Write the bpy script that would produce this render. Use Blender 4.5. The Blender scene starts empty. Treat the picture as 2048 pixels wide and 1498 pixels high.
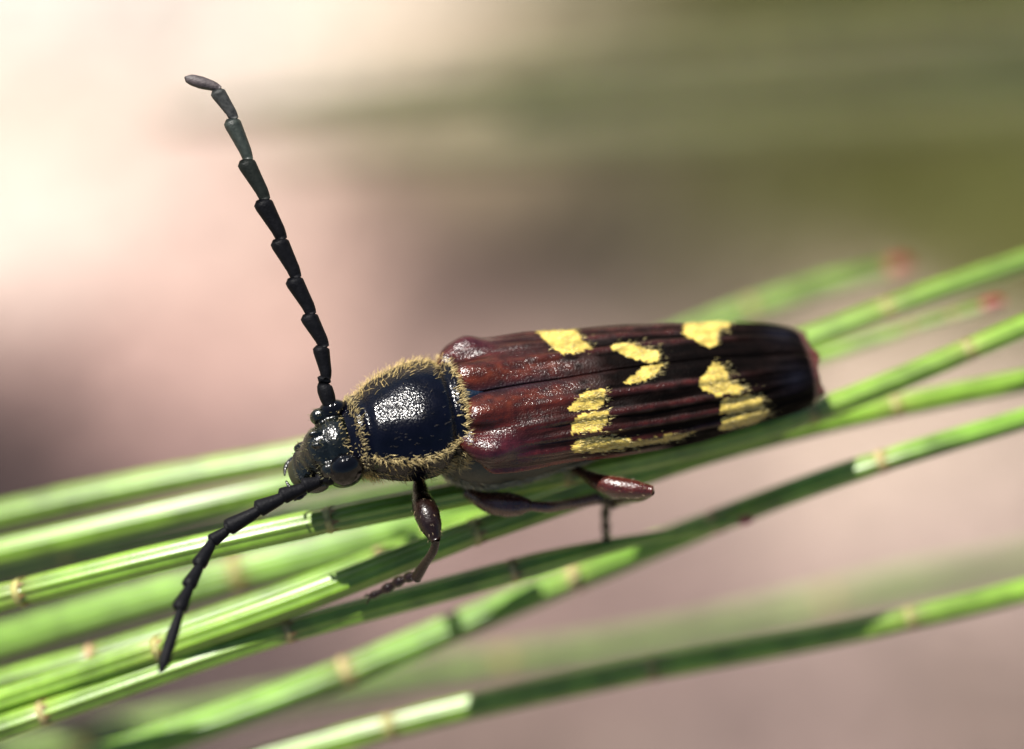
# A banded longhorn beetle on jointed green stems.  1 Blender unit = 1 cm.
import bpy, math
import numpy as np
from mathutils import Vector

rng = np.random.default_rng(7)
scn = bpy.context.scene
scn.unit_settings.system = 'METRIC'
scn.unit_settings.scale_length = 0.01
COL = scn.collection

# ------------------------------------------------------------------ camera
D0 = 10.0                       # working distance (cm)
S = 2.7 / 2048                  # cm per photo pixel in the focal plane
R = np.array([1, 0, 0.0])
U = np.array([0, math.cos(math.radians(30)), 0.5])
F = np.array([0, -0.5, math.cos(math.radians(30))])
cam = bpy.data.cameras.new('camera')
cam.sensor_width = 36
cam.lens = 36 * D0 / 2.7
cam.clip_start = 0.1
cam.clip_end = 8000
cam.dof.use_dof = True
cam.dof.focus_distance = D0 - 0.01
cam.dof.aperture_fstop = 0.235
cam_o = bpy.data.objects.new('camera', cam)
COL.objects.link(cam_o)
cam_o.location = F * D0
cam_o.rotation_euler = (math.radians(30), 0, 0)
scn.camera = cam_o

# ------------------------------------------------------------------ light
SUN = np.array([-0.32, 0.38, 0.87]); SUN /= np.linalg.norm(SUN)
w = bpy.data.worlds.new('World'); scn.world = w; w.use_nodes = True
nt = w.node_tree
sky = nt.nodes.new('ShaderNodeTexSky'); sky.sky_type = 'NISHITA'; sky.sun_disc = False
sky.sun_elevation = math.asin(SUN[2])
sky.sun_rotation = math.atan2(SUN[0], SUN[1])
bg = nt.nodes['Background']; bg.inputs['Strength'].default_value = 0.05
nt.links.new(sky.outputs[0], bg.inputs['Color'])
sun = bpy.data.lights.new('sun', 'SUN'); sun.energy = 5.0; sun.angle = math.radians(0.6)
sun.color = (1.0, 0.96, 0.90)
sun_o = bpy.data.objects.new('sun', sun); COL.objects.link(sun_o)
sun_o.rotation_euler = Vector(SUN).to_track_quat('Z', 'Y').to_euler()
scn.view_settings.view_transform = 'Standard'
scn.view_settings.look = 'None'
scn.view_settings.exposure = 0.98
scn.view_settings.gamma = 1
scn.view_settings.use_curve_mapping = False
scn.cycles.use_denoising = True
scn.cycles.max_bounces = 8

# ------------------------------------------------------------------ helpers
def P(px, py, d=0.0):
    k = (D0 - d) / D0
    return (px - 1024) * S * k * R + (749 - py) * S * k * U + d * F

def to_px(w):
    w = np.asarray(w, float)
    d = w @ F
    k = D0 / (D0 - d)
    return np.stack([1024 + (w @ R) * k / S, 749 - (w @ U) * k / S], -1), d

# local frame of the beetle, in photo pixels: x to the tail, y to its left, z up
PHI, TAU = math.radians(6.4), math.radians(17)
AX = math.cos(PHI) * math.cos(TAU) * R + math.sin(PHI) * math.cos(TAU) * U - math.sin(TAU) * F
NZ = math.cos(math.radians(30)) * F + 0.5 * U
NZ = NZ - (NZ @ AX) * AX; NZ /= np.linalg.norm(NZ)
LY = np.cross(AX, NZ)
ORG = P(935, 785, 0.0)

def B(x, y, z):
    x, y, z = np.broadcast_arrays(np.asarray(x, float), y, z)
    return ORG + S * (x[..., None] * AX + y[..., None] * LY + z[..., None] * NZ)

def local(wp):
    q = (np.asarray(wp) - ORG) / S
    return np.stack([q @ AX, q @ LY, q @ NZ], -1)

def spline(xs, ys, q):
    """smooth interpolation through a table (cubic Hermite, finite differences)"""
    xs = np.asarray(xs, float); ys = np.asarray(ys, float); q = np.asarray(q, float)
    m = np.gradient(ys, xs, axis=0)
    i = np.clip(np.searchsorted(xs, q) - 1, 0, len(xs) - 2)
    h = xs[i + 1] - xs[i]; t = np.clip((q - xs[i]) / h, 0, 1)
    if ys.ndim > 1:
        h = h[..., None]; t = t[..., None]
    t2, t3 = t * t, t * t * t
    return ((2*t3 - 3*t2 + 1) * ys[i] + (t3 - 2*t2 + t) * h * m[i]
            + (-2*t3 + 3*t2) * ys[i + 1] + (t3 - t2) * h * m[i + 1])

def mesh_obj(name, v, f, mat, parent=None, smooth=True, col=None):
    me = bpy.data.meshes.new(name)
    me.from_pydata([tuple(map(float, p)) for p in v], [], [tuple(map(int, q)) for q in f])
    if col is not None:
        a = me.color_attributes.new('Col', 'FLOAT_COLOR', 'POINT')
        c = np.ones((len(v), 4)); c[:, :3] = col
        a.data.foreach_set('color', c.ravel())
    if smooth:
        me.polygons.foreach_set('use_smooth', [True] * len(me.polygons))
    me.materials.append(mat)
    o = bpy.data.objects.new(name, me); COL.objects.link(o)
    if parent is not None:
        o.parent = parent
    return o

def empty(name, loc=None, parent=None):
    o = bpy.data.objects.new(name, None); COL.objects.link(o)
    o.empty_display_size = 0.02
    if loc is not None:
        o.location = loc
    if parent is not None:
        o.parent = parent
    return o

def under(o, root):
    """parent o to root keeping world coordinates (root only has a location)"""
    o.parent = root
    loc = Vector(root.location)
    p = root.parent
    while p is not None:
        loc += p.location; p = p.parent
    o.matrix_parent_inverse.translation = -loc

def tag(o, label=None, cat=None, group=None, kind=None):
    for k, v in (('label', label), ('category', cat), ('group', group), ('kind', kind)):
        if v:
            o[k] = v
    return o

def grid_faces(nu, nv, wrap=False):
    f = []
    for i in range(nu - 1):
        for j in range(nv if wrap else nv - 1):
            j2 = (j + 1) % nv
            f.append((i*nv + j, (i+1)*nv + j, (i+1)*nv + j2, i*nv + j2))
    return f

def frames(p):
    """parallel-transported normals along a polyline"""
    t = np.gradient(p, axis=0); t /= np.linalg.norm(t, axis=1)[:, None]
    n = np.cross(t[0], [0.13, 0.2, 0.97]); n /= np.linalg.norm(n)
    N = []
    for k in range(len(p)):
        n = n - (n @ t[k]) * t[k]; n /= np.linalg.norm(n); N.append(n)
    N = np.array(N)
    return t, N, np.cross(t, N)

def tube(p, r, n=16, rib=None, flat=1.0, caps=True):
    p = np.asarray(p, float); r = np.asarray(r, float)
    t, N, Bn = frames(p)
    a = np.linspace(0, 2*math.pi, n, endpoint=False)
    k = np.ones(n) if rib is None else rib(a)
    v = (p[:, None, :] + (r[:, None] * (k * np.cos(a))[None])[..., None] * N[:, None, :]
         + flat * (r[:, None] * (k * np.sin(a))[None])[..., None] * Bn[:, None, :]).reshape(-1, 3)
    f = grid_faces(len(p), n, True)
    f = [q[::-1] for q in f]
    if caps:
        m = len(v); v = np.vstack([v, p[:1] - t[0] * r[0] * 0.3, p[-1:] + t[-1] * r[-1] * 0.3])
        e = (len(p) - 1) * n
        for j in range(n):
            f.append((m, j, (j + 1) % n)); f.append((m + 1, e + (j + 1) % n, e + j))
    return v, f

def resample(pts, n):
    pts = np.asarray(pts, float)
    d = np.r_[0, np.cumsum(np.linalg.norm(np.diff(pts, axis=0), axis=1))]
    return spline(d, pts, np.linspace(0, d[-1], n)), d[-1]

def inpoly(pt, poly):
    x, y = pt[..., 0], pt[..., 1]
    r = np.zeros(x.shape, bool)
    n = len(poly)
    for i in range(n):
        x1, y1 = poly[i]; x2, y2 = poly[(i + 1) % n]
        c = ((y1 > y) != (y2 > y)) & (x < (x2 - x1) * (y - y1) / (y2 - y1 + 1e-9) + x1)
        r ^= c
    return r

def vnoise(p, seed=0):
    """cheap smooth value noise on points (...,2)"""
    g = np.random.default_rng(seed).random((64, 64))
    i = np.floor(p).astype(int); f = p - i; f = f*f*(3 - 2*f)
    a, b = i[..., 0] % 64, i[..., 1] % 64
    a2, b2 = (a + 1) % 64, (b + 1) % 64
    return (g[a, b]*(1-f[..., 0]) + g[a2, b]*f[..., 0])*(1-f[..., 1]) + (g[a, b2]*(1-f[..., 0]) + g[a2, b2]*f[..., 0])*f[..., 1]

def hairs(base, dirs, length, rad, droop=None, col=None):
    """tapering three-sided bristles, all in one mesh: returns verts, faces, colours"""
    n = len(base)
    dirs = dirs / np.linalg.norm(dirs, axis=1)[:, None]
    length = np.broadcast_to(length, n)[:, None]
    ref = rng.normal(size=(n, 3)); s1 = np.cross(dirs, ref); s1 /= np.linalg.norm(s1, axis=1)[:, None]
    s2 = np.cross(dirs, s1)
    if droop is None:
        droop = np.zeros((n, 3))
    mid = base + dirs * length * 0.55 + droop * length * 0.2
    tip = base + dirs * length + droop * length * 0.75
    V = np.zeros((n, 7, 3))
    for k in range(3):
        a = 2*math.pi*k/3
        o = math.cos(a)*s1 + math.sin(a)*s2
        V[:, k] = base + o * rad
        V[:, 3 + k] = mid + o * rad * 0.8
    V[:, 6] = tip
    idx = (np.arange(n) * 7)[:, None]
    fs = []
    for k in range(3):
        k2 = (k + 1) % 3
        fs.append(np.hstack([idx + k, idx + k2, idx + 3 + k2, idx + 3 + k]))
    tr = [np.hstack([idx + 3 + k, idx + 3 + (k + 1) % 3, idx + 6]) for k in range(3)]
    f = [tuple(q) for a in fs for q in a.tolist()] + [tuple(q) for a in tr for q in a.tolist()]
    c = None if col is None else np.repeat(col, 7, axis=0)
    return V.reshape(-1, 3), f, c

# ------------------------------------------------------------------ materials
def material(name, base=(0.5, 0.5, 0.5), rough=0.5, attr=False, noise=None, bump=None, spec=0.5,
             coat=0.0, sub=0.0, sheen=0.0, metal=0.0, vor=None, ntint=0.3):
    m = bpy.data.materials.new(name); m.use_nodes = True
    t = m.node_tree; b = t.nodes['Principled BSDF']
    b.inputs['Roughness'].default_value = rough
    b.inputs['Specular IOR Level'].default_value = spec
    b.inputs['Coat Weight'].default_value = coat
    b.inputs['Coat Roughness'].default_value = 0.12
    b.inputs['Metallic'].default_value = metal
    b.inputs['Sheen Weight'].default_value = sheen
    if sub:
        b.inputs['Subsurface Weight'].default_value = sub
        b.inputs['Subsurface Radius'].default_value = (0.5, 1.0, 0.2)
        b.inputs['Subsurface Scale'].default_value = 0.02
    tc = t.nodes.new('ShaderNodeTexCoord')
    if attr:
        src = t.nodes.new('ShaderNodeVertexColor'); src.layer_name = 'Col'; out = src.outputs['Color']
    else:
        src = t.nodes.new('ShaderNodeRGB'); src.outputs[0].default_value = (*base, 1); out = src.outputs[0]
    if noise:
        nz = t.nodes.new('ShaderNodeTexNoise'); nz.inputs['Scale'].default_value = noise; nz.inputs['Detail'].default_value = 5
        t.links.new(tc.outputs['Object'], nz.inputs['Vector'])
        mr = t.nodes.new('ShaderNodeMapRange')
        mr.inputs['From Min'].default_value = 0.3; mr.inputs['From Max'].default_value = 0.7
        mr.inputs['To Min'].default_value = 1 - ntint; mr.inputs['To Max'].default_value = 1 + ntint
        t.links.new(nz.outputs['Fac'], mr.inputs['Value'])
        mx = t.nodes.new('ShaderNodeVectorMath'); mx.operation = 'SCALE'
        t.links.new(out, mx.inputs[0]); t.links.new(mr.outputs[0], mx.inputs['Scale'])
        out = mx.outputs[0]
        rr = t.nodes.new('ShaderNodeMapRange')
        rr.inputs['To Min'].default_value = max(rough - 0.12, 0.05); rr.inputs['To Max'].default_value = rough + 0.15
        t.links.new(nz.outputs['Fac'], rr.inputs['Value']); t.links.new(rr.outputs[0], b.inputs['Roughness'])
    t.links.new(out, b.inputs['Base Color'])
    last = None
    for kind, par in (('n', bump), ('v', vor)):
        if not par:
            continue
        sc, st, dist = par
        if kind == 'n':
            x = t.nodes.new('ShaderNodeTexNoise'); x.inputs['Detail'].default_value = 3; o = 'Fac'
        else:
            x = t.nodes.new('ShaderNodeTexVoronoi'); o = 'Distance'
        x.inputs['Scale'].default_value = sc
        t.links.new(tc.outputs['Object'], x.inputs['Vector'])
        bp = t.nodes.new('ShaderNodeBump'); bp.inputs['Strength'].default_value = st; bp.inputs['Distance'].default_value = dist
        t.links.new(x.outputs[o], bp.inputs['Height'])
        if last:
            t.links.new(last.outputs[0], bp.inputs['Normal'])
        last = bp
    if last:
        t.links.new(last.outputs[0], b.inputs['Normal'])
    return m

M = {}
M['elytra'] = material('elytra_shell', attr=True, rough=0.30, noise=40, bump=(330, 0.5, 0.0015), vor=(190, 0.7, 0.0013), spec=0.5, ntint=0.45)
def velvet(m, lo, hi, s_lo, s_hi, r_lo, r_hi):
    # dark furry areas shine less than the smooth red shell
    t = m.node_tree; b = t.nodes['Principled BSDF']
    vc = [n for n in t.nodes if n.type == 'VERTEX_COLOR'][0]
    bw = t.nodes.new('ShaderNodeRGBToBW'); t.links.new(vc.outputs['Color'], bw.inputs[0])
    for name, a, c in (('Specular IOR Level', s_lo, s_hi), ('Roughness', r_lo, r_hi)):
        mr = t.nodes.new('ShaderNodeMapRange')
        mr.inputs['From Min'].default_value = lo; mr.inputs['From Max'].default_value = hi
        mr.inputs['To Min'].default_value = a; mr.inputs['To Max'].default_value = c
        t.links.new(bw.outputs[0], mr.inputs['Value']); t.links.new(mr.outputs[0], b.inputs[name])
velvet(M['elytra'], .0018, .011, .035, .5, .55, .19)
M['pronotum'] = material('pronotum_shell', (0.0008, 0.0010, 0.0036), 0.13, noise=30, bump=(300, 0.25, 0.0008), vor=(200, 0.7, 0.0011), spec=0.28, coat=0.0)
M['head'] = material('head_shell', (0.002, 0.0028, 0.0015), 0.19, noise=40, bump=(200, 0.4, 0.002), vor=(150, 0.5, 0.002), spec=0.6, coat=0.1)
M['eye'] = material('eye_lens', (0.002, 0.002, 0.003), 0.12, vor=(170, 0.2, 0.001), spec=0.32, coat=0.0)
M['antenna'] = material('antenna_shell', (0.004, 0.004, 0.005), 0.5, noise=60, bump=(200, 0.5, 0.003), spec=0.08)
M['antenna_tip'] = material('antenna_tip_shell', (0.055, 0.042, 0.042), 0.55, noise=90, bump=(220, 0.6, 0.003), ntint=0.5)
M['antenna_mid'] = material('antenna_grey_shell', (0.018, 0.024, 0.018), 0.5, noise=80, bump=(200, 0.5, 0.003), ntint=0.4)
M['leg'] = material('leg_shell', (0.009, 0.0035, 0.0025), 0.26, noise=60, bump=(220, 0.4, 0.0015), vor=(190, 0.4, 0.0015), spec=0.4, coat=0.0)
M['leg_red'] = material('red_leg_shell', (0.050, 0.008, 0.0045), 0.22, noise=60, bump=(220, 0.5, 0.002), vor=(190, 0.5, 0.002), spec=0.6, coat=0.2)
M['leg_brown'] = material('brown_leg_shell', (0.055, 0.014, 0.008), 0.24, noise=60, bump=(220, 0.5, 0.002), spec=0.6, coat=0.3)
M['belly'] = material('belly_shell', (0.035, 0.035, 0.02), 0.5, noise=40, bump=(90, 0.5, 0.004))
M['mouth'] = material('mouth_plate', (0.015, 0.015, 0.005), 0.35, noise=50)
M['hair'] = material('hair', attr=True, rough=0.38, spec=0.5)
M['down'] = material('down_hair', attr=True, rough=0.4, spec=0.08)
M['scutellum'] = material('scutellum_shell', (0.004, 0.010, 0.022), 0.3, noise=60, vor=(120, 0.6, 0.003), coat=0.2)

# ================================================================== GROUND
GZ = -20.0
def ground_hit(px, py):
    o = F * D0; q = P(px, py, 0) - o
    t = (GZ - o[2]) / q[2]
    return o + q * t

# soil colours by pixel position, with dappled sun and shade painted in
SOIL_DAPPLE = [
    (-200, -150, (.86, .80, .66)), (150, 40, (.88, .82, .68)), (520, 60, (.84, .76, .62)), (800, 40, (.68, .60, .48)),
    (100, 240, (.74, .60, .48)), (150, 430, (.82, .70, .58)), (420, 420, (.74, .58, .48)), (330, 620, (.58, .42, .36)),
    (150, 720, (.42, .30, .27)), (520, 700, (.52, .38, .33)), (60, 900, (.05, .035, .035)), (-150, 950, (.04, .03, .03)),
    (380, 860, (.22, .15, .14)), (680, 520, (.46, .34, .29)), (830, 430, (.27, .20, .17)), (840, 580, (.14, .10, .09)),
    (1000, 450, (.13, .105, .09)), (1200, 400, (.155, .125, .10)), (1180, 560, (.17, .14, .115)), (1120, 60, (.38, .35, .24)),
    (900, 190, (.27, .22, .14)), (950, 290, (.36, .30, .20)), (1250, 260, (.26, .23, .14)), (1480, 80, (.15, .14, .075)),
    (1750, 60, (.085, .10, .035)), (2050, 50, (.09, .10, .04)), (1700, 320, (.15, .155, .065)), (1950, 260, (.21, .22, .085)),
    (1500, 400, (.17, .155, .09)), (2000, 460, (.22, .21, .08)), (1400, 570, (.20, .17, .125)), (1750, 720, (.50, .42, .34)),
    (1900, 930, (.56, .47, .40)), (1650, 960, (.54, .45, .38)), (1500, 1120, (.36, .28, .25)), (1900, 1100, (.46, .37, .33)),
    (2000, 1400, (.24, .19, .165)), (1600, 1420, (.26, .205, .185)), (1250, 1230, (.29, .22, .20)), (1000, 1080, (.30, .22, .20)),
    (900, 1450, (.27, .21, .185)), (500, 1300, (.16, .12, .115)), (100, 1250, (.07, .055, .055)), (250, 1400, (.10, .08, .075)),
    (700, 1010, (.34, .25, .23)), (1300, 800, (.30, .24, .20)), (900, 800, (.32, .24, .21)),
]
SP = np.array([ground_hit(a, b)[:2] for a, b, c in SOIL_DAPPLE])
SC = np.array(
    [np.array(c) * (.88 if b > 900 and a > 1300 else .72 if b > 1000 else .36 if 760 < a < 1320 and 380 < b < 650 else .66 if a > 1350 and b < 500 else .60 if a > 1050 and b < 600 else 1.0) * (np.array([.97, 1.06, .80]) if a > 1350 and b < 520 else np.array([1.03, .98, .965])) for a, b, c in SOIL_DAPPLE])

def dappled_soil_colour(xy):
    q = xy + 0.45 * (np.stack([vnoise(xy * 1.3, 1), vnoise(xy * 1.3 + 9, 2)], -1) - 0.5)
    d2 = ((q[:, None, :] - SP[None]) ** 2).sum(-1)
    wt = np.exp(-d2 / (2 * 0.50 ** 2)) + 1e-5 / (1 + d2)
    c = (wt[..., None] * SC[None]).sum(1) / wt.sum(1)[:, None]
    # beyond the part in view the soil goes on as a mottle of similar tones
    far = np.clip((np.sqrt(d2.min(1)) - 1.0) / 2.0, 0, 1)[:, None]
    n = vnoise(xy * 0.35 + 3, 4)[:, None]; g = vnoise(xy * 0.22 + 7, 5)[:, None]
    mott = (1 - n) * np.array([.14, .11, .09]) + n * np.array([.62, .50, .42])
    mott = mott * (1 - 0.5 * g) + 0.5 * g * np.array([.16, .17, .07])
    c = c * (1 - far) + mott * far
    c = c * (1 - np.clip(c[:, :1] - .5, 0, 1) * np.array([.75, .72, .55]))      # painted sun on the palest sand is creamy, not white
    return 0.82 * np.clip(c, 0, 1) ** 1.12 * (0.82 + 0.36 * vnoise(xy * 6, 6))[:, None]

gc = ground_hit(1024, 749)
k = np.linspace(-1, 1, 221)
off = np.sign(k) * (9 * np.abs(k) + 2500 * np.abs(k) ** 9)
gx, gy = np.meshgrid(gc[0] + off, gc[1] + off, indexing='ij')
xy = np.stack([gx.ravel(), gy.ravel()], -1)
gz = GZ + 0.5 * (vnoise(xy * 0.5, 8) - 0.5) + 0.22 * (vnoise(xy * 1.7, 9) - 0.5) + 0.08 * (vnoise(xy * 5, 10) - 0.5)
M['soil'] = material('soil', attr=True, rough=0.95, noise=6, bump=(14, 0.6, 0.05), spec=0.1, ntint=0.25)
ground = mesh_obj('ground', np.c_[xy, gz], grid_faces(221, 221), M['soil'], col=dappled_soil_colour(xy))
tag(ground, kind='structure')

# litter flakes lying on the soil
M['litter'] = material('dry_flake', attr=True, rough=0.8, spec=0.2)
n = 2600
xy = gc[:2] + rng.uniform(-8, 8, (n, 2))
c = dappled_soil_colour(xy) * rng.uniform(0.55, 1.25, (n, 1))  # flakes take the sun and shade painted into the ground colour
ang = rng.uniform(0, 6.283, n); L = rng.uniform(0.10, 0.32, n); W = L * rng.uniform(0.2, 0.5, n)
z0 = GZ + 0.5 * (vnoise(xy * 0.5, 8) - 0.5) + 0.22 * (vnoise(xy * 1.7, 9) - 0.5) + 0.08 * (vnoise(xy * 5, 10) - 0.5) + 0.03
V = []; Fc = []
for i in range(n):
    ca, sa = math.cos(ang[i]), math.sin(ang[i])
    tl = rng.uniform(-0.3, 0.3, 2)
    for (u, v, h) in ((-1, 0, 0.0), (-.3, -1, .03), (-.3, 1, .03), (.4, -.9, .05), (.4, .9, .05), (1, 0, .02), (0, 0, .09)):
        dx, dy = u * L[i], v * W[i]
        V.append((xy[i, 0] + ca*dx - sa*dy, xy[i, 1] + sa*dx + ca*dy, z0[i] + h + tl[0]*dx*0.3 + tl[1]*dy*0.3))
    b = 7 * i
    Fc += [(b+6, b, b+1), (b+6, b+2, b), (b+6, b+1, b+3), (b+6, b+4, b+2), (b+6, b+3, b+5), (b+6, b+5, b+4)]
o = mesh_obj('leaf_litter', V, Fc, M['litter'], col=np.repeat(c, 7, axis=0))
tag(o, 'fine dry leaf litter scattered over the blurred soil far below', 'litter', kind='stuff')

# low moss and seedlings on the greenish soil
g0 = np.array([ground_hit(a, b)[:2] for a, b in ((1800, 60), (1950, 300), (1650, 300), (1500, 60), (2050, 480))])
n = 5000
xy = g0[rng.integers(0, len(g0), n)] + rng.normal(0, 1.3, (n, 2))
zb = GZ + 0.5 * (vnoise(xy * 0.5, 8) - 0.5) + 0.22 * (vnoise(xy * 1.7, 9) - 0.5) - 0.02
dr = np.c_[rng.normal(0, 0.5, (n, 2)), np.ones(n)]
cc = np.array([.085, .085, .03]) * rng.uniform(0.6, 1.5, (n, 1)) + np.array([.05, .03, 0]) * rng.random((n, 1))
v, f, c = hairs(np.c_[xy, zb], dr, rng.uniform(0.12, 0.4, n), 0.018, droop=np.c_[rng.normal(0, .5, (n, 2)), -0.2*np.ones(n)], col=cc)
M['moss'] = material('moss_blade', attr=True, rough=0.7, spec=0.2)
o = mesh_obj('moss', v, f, M['moss'], col=c)
tag(o, 'short olive green moss on the blurred ground behind the tail', 'moss', kind='stuff')

# ================================================================== STEMS
def stem_material(name, base, groove):
    m = bpy.data.materials.new(name); m.use_nodes = True
    t = m.node_tree; b = t.nodes['Principled BSDF']
    b.inputs['Roughness'].default_value = 0.33
    b.inputs['Specular IOR Level'].default_value = 0.3
    b.inputs['Coat Weight'].default_value = 0.55
    b.inputs['Coat Roughness'].default_value = 0.36
    b.inputs['Subsurface Weight'].default_value = 0.25
    b.inputs['Subsurface Radius'].default_value = (0.5, 1.0, 0.15)
    b.inputs['Subsurface Scale'].default_value = 0.015
    at = t.nodes.new('ShaderNodeVertexColor'); at.layer_name = 'Col'
    tc = t.nodes.new('ShaderNodeTexCoord')
    nz = t.nodes.new('ShaderNodeTexNoise'); nz.inputs['Scale'].default_value = 9; nz.inputs['Detail'].default_value = 6
    t.links.new(tc.outputs['Object'], nz.inputs['Vector'])
    rp = t.nodes.new('ShaderNodeMapRange')
    rp.inputs['From Min'].default_value = 0.3; rp.inputs['From Max'].default_value = 0.7
    rp.inputs['To Min'].default_value = 0.6; rp.inputs['To Max'].default_value = 1.3
    t.links.new(nz.outputs['Fac'], rp.inputs['Value'])
    sc = t.nodes.new('ShaderNodeVectorMath'); sc.operation = 'SCALE'
    t.links.new(at.outputs['Color'], sc.inputs[0]); t.links.new(rp.outputs[0], sc.inputs['Scale'])
    t.links.new(sc.outputs[0], b.inputs['Base Color'])
    n2 = t.nodes.new('ShaderNodeTexNoise'); n2.inputs['Scale'].default_value = 120; n2.inputs['Detail'].default_value = 2
    t.links.new(tc.outputs['Object'], n2.inputs['Vector'])
    bp = t.nodes.new('ShaderNodeBump'); bp.inputs['Strength'].default_value = 0.25; bp.inputs['Distance'].default_value = 0.003
    t.links.new(n2.outputs['Fac'], bp.inputs['Height']); t.links.new(bp.outputs[0], b.inputs['Normal'])
    return m
M['stem'] = stem_material('stem_skin', None, None)
M['node'] = material('node_collar', attr=True, rough=0.6, noise=60, ntint=0.35)
M['bud'] = material('bud_scale', (0.30, 0.07, 0.06), 0.6, noise=50, ntint=0.4)

NR = 8
def rib(a):
    return 1 + 0.055 * np.cos(NR * a) + 0.012 * np.cos(3 * NR * a)

def stem(label, pts, width, nodes=(), green=(.145, .255, .022), group=None, bud=None, taper=None, end=None,
         node_col=(.29, .27, .085), every=None):
    pts = np.array(pts, float)
    wp = np.array([P(*q) for q in pts])
    n = 240
    line, length = resample(wp, n)
    kern = np.exp(-0.5 * (np.arange(-40, 41) / 13.0) ** 2); kern /= kern.sum()
    ext = np.vstack([2 * line[0] - line[40:0:-1], line, 2 * line[-1] - line[-2:-42:-1]])
    line = np.stack([np.convolve(ext[:, q_], kern, 'valid') for q_ in range(3)], -1)
    d = line @ F
    r = width / 2 * S * np.ones(n) * np.interp(to_px(line)[0][:, 0], [0, 700, 1500, 2048], [1.1, 1.06, .97, .90])
    if taper:
        r *= np.interp(np.linspace(0, 1, n), *taper)
    px = to_px(line)[0][:, 0]
    # node indices by photo x; extra nodes out of view at a usual spacing
    idx = sorted({int(np.argmin(np.abs(px - x))) for x in nodes})
    root = empty('jointed_stem', line[0])
    tag(root, label, 'stem', group)
    cuts = [0] + [i for i in idx if 2 < i < n - 3] + [n - 1]
    ph = rng.uniform(0, 0.7)
    for a, b in zip(cuts[:-1], cuts[1:]):
        seg = line[a:b + 1]; rr = r[a:b + 1].copy()
        m = len(seg)
        q = np.linspace(0, 1, m)
        e = np.minimum(q, 1 - q) * m
        rr *= 1 - 0.10 * np.exp(-e / 1.5)          # slight waist at each joint
        v, f = tube(seg, rr, 96, rib=lambda t: rib(t + ph))
        ang = np.tile(np.linspace(0, 2*math.pi, 96, endpoint=False), m)
        g = 0.5 + 0.5 * np.cos(NR * (ang + ph))
        col = np.array(green)[None] * (0.80 + 0.35 * g)[:, None]
        col = col + ((1 - g) ** 2)[:, None] * np.array([.045, .075, .02])
        # yellower towards the joints
        ee = np.repeat(np.exp(-e / 2.5), 96)[:, None]
        col = col * (1 - 0.45 * ee) + 0.45 * ee * np.array([.30, .26, .09])
        col = np.vstack([col, col[:1], col[-1:]])
        o = mesh_obj('internode', v, f, M['stem'], col=col); under(o, root)
    tt, NN, BB = frames(line)
    for i in cuts[1:-1]:
        c, t, r0 = line[i], tt[i], r[i]
        prof = np.array([[-.7, .95], [-.35, 1.03], [0, 1.08], [.25, 1.06], [.4, .97]])
        cen = c + prof[:, :1] * r0 * 0.55 * t
        a = np.linspace(0, 2*math.pi, 28, endpoint=False)
        v = []
        for kx in range(5):
            for aa in a:
                v.append(cen[kx] + prof[kx, 1] * r0 * (1 + 0.03*math.cos(NR*aa)) * (math.cos(aa)*NN[i] + math.sin(aa)*BB[i]))
        f = [q[::-1] for q in grid_faces(5, 28, True)]
        # small pointed scale leaves round the joint
        for s_ in range(7):
            aa = 2*math.pi*s_/7 + 0.3
            def rad(x): return math.cos(x)*NN[i] + math.sin(x)*BB[i]
            b0 = len(v)
            p0 = c + 0.1*r0*t
            v += [p0 + r0*1.03*rad(aa-.30), p0 + r0*1.03*rad(aa+.30), p0 + r0*1.09*rad(aa) + .25*r0*t, p0 + r0*1.05*rad(aa) + .7*r0*t]
            f += [(b0, b0+1, b0+2), (b0, b0+2, b0+3), (b0+1, b0+3, b0+2)]
        cl = np.array(node_col)[None] * rng.uniform(0.75, 1.2, (len(v), 1))
        cl[-28:] *= np.array([.7, .5, .45])
        o = mesh_obj('joint_collar', v, f, M['node'], col=cl); under(o, root)
    if bud:
        c, t, r0 = line[-1], tt[-1], r[-1] * bud
        q = np.linspace(0, 1, 10)
        prof = np.interp(q, [0, .15, .5, .8, 1], [.75, 1.05, 1.2, .8, .12])
        v, f = tube(c + (q[:, None] - 0.08) * t * r0 * 4.2, prof * r0, 18, rib=lambda a: 1 + 0.08*np.cos(5*a))
        o = mesh_obj('bud', v, f, M['bud']); under(o, root)
        tag(o, 'reddish pointed bud at the tip of its stem')
    return root

stem('green jointed stem passing behind the beetle head and emerging above its tail tip',
     [(-250, 1085, -1.05), (0, 1030, -.98), (300, 963, -.92), (590, 912, -.86), (1100, 805, -.82), (1500, 722, -.86), (1680, 660, -.88), (1769, 617, -.9), (2048, 527, -.95), (2300, 440, -1.0)], 50,
     (-120, 1250, 1769))
stem('tapering stem behind the beetle ending right of its tail in a small red bud',
     [(-250, 1160, -.76), (0, 1105, -.70), (303, 1035, -.66), (590, 970, -.66), (1000, 880, -.78), (1500, 752, -1.02), (1720, 690, -1.04), (1820, 655, -1.04), (1910, 630, -1.04), (1968, 614, -1.05)], 50,
     (-60, 800, 1820, 1905), taper=([0, .75, .88, 1], [1, .95, .6, .45]), bud=1.25)
stem('thin dull olive stem in the gap above the glossy stem under the fore antenna',
     [(-250, 1205, -1.25), (0, 1150, -1.15), (216, 1097, -1.1), (430, 1053, -1.05), (640, 1010, -1.05), (900, 955, -1.1)], 38, (134, 520),
     green=(.07, .12, .02))
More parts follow.
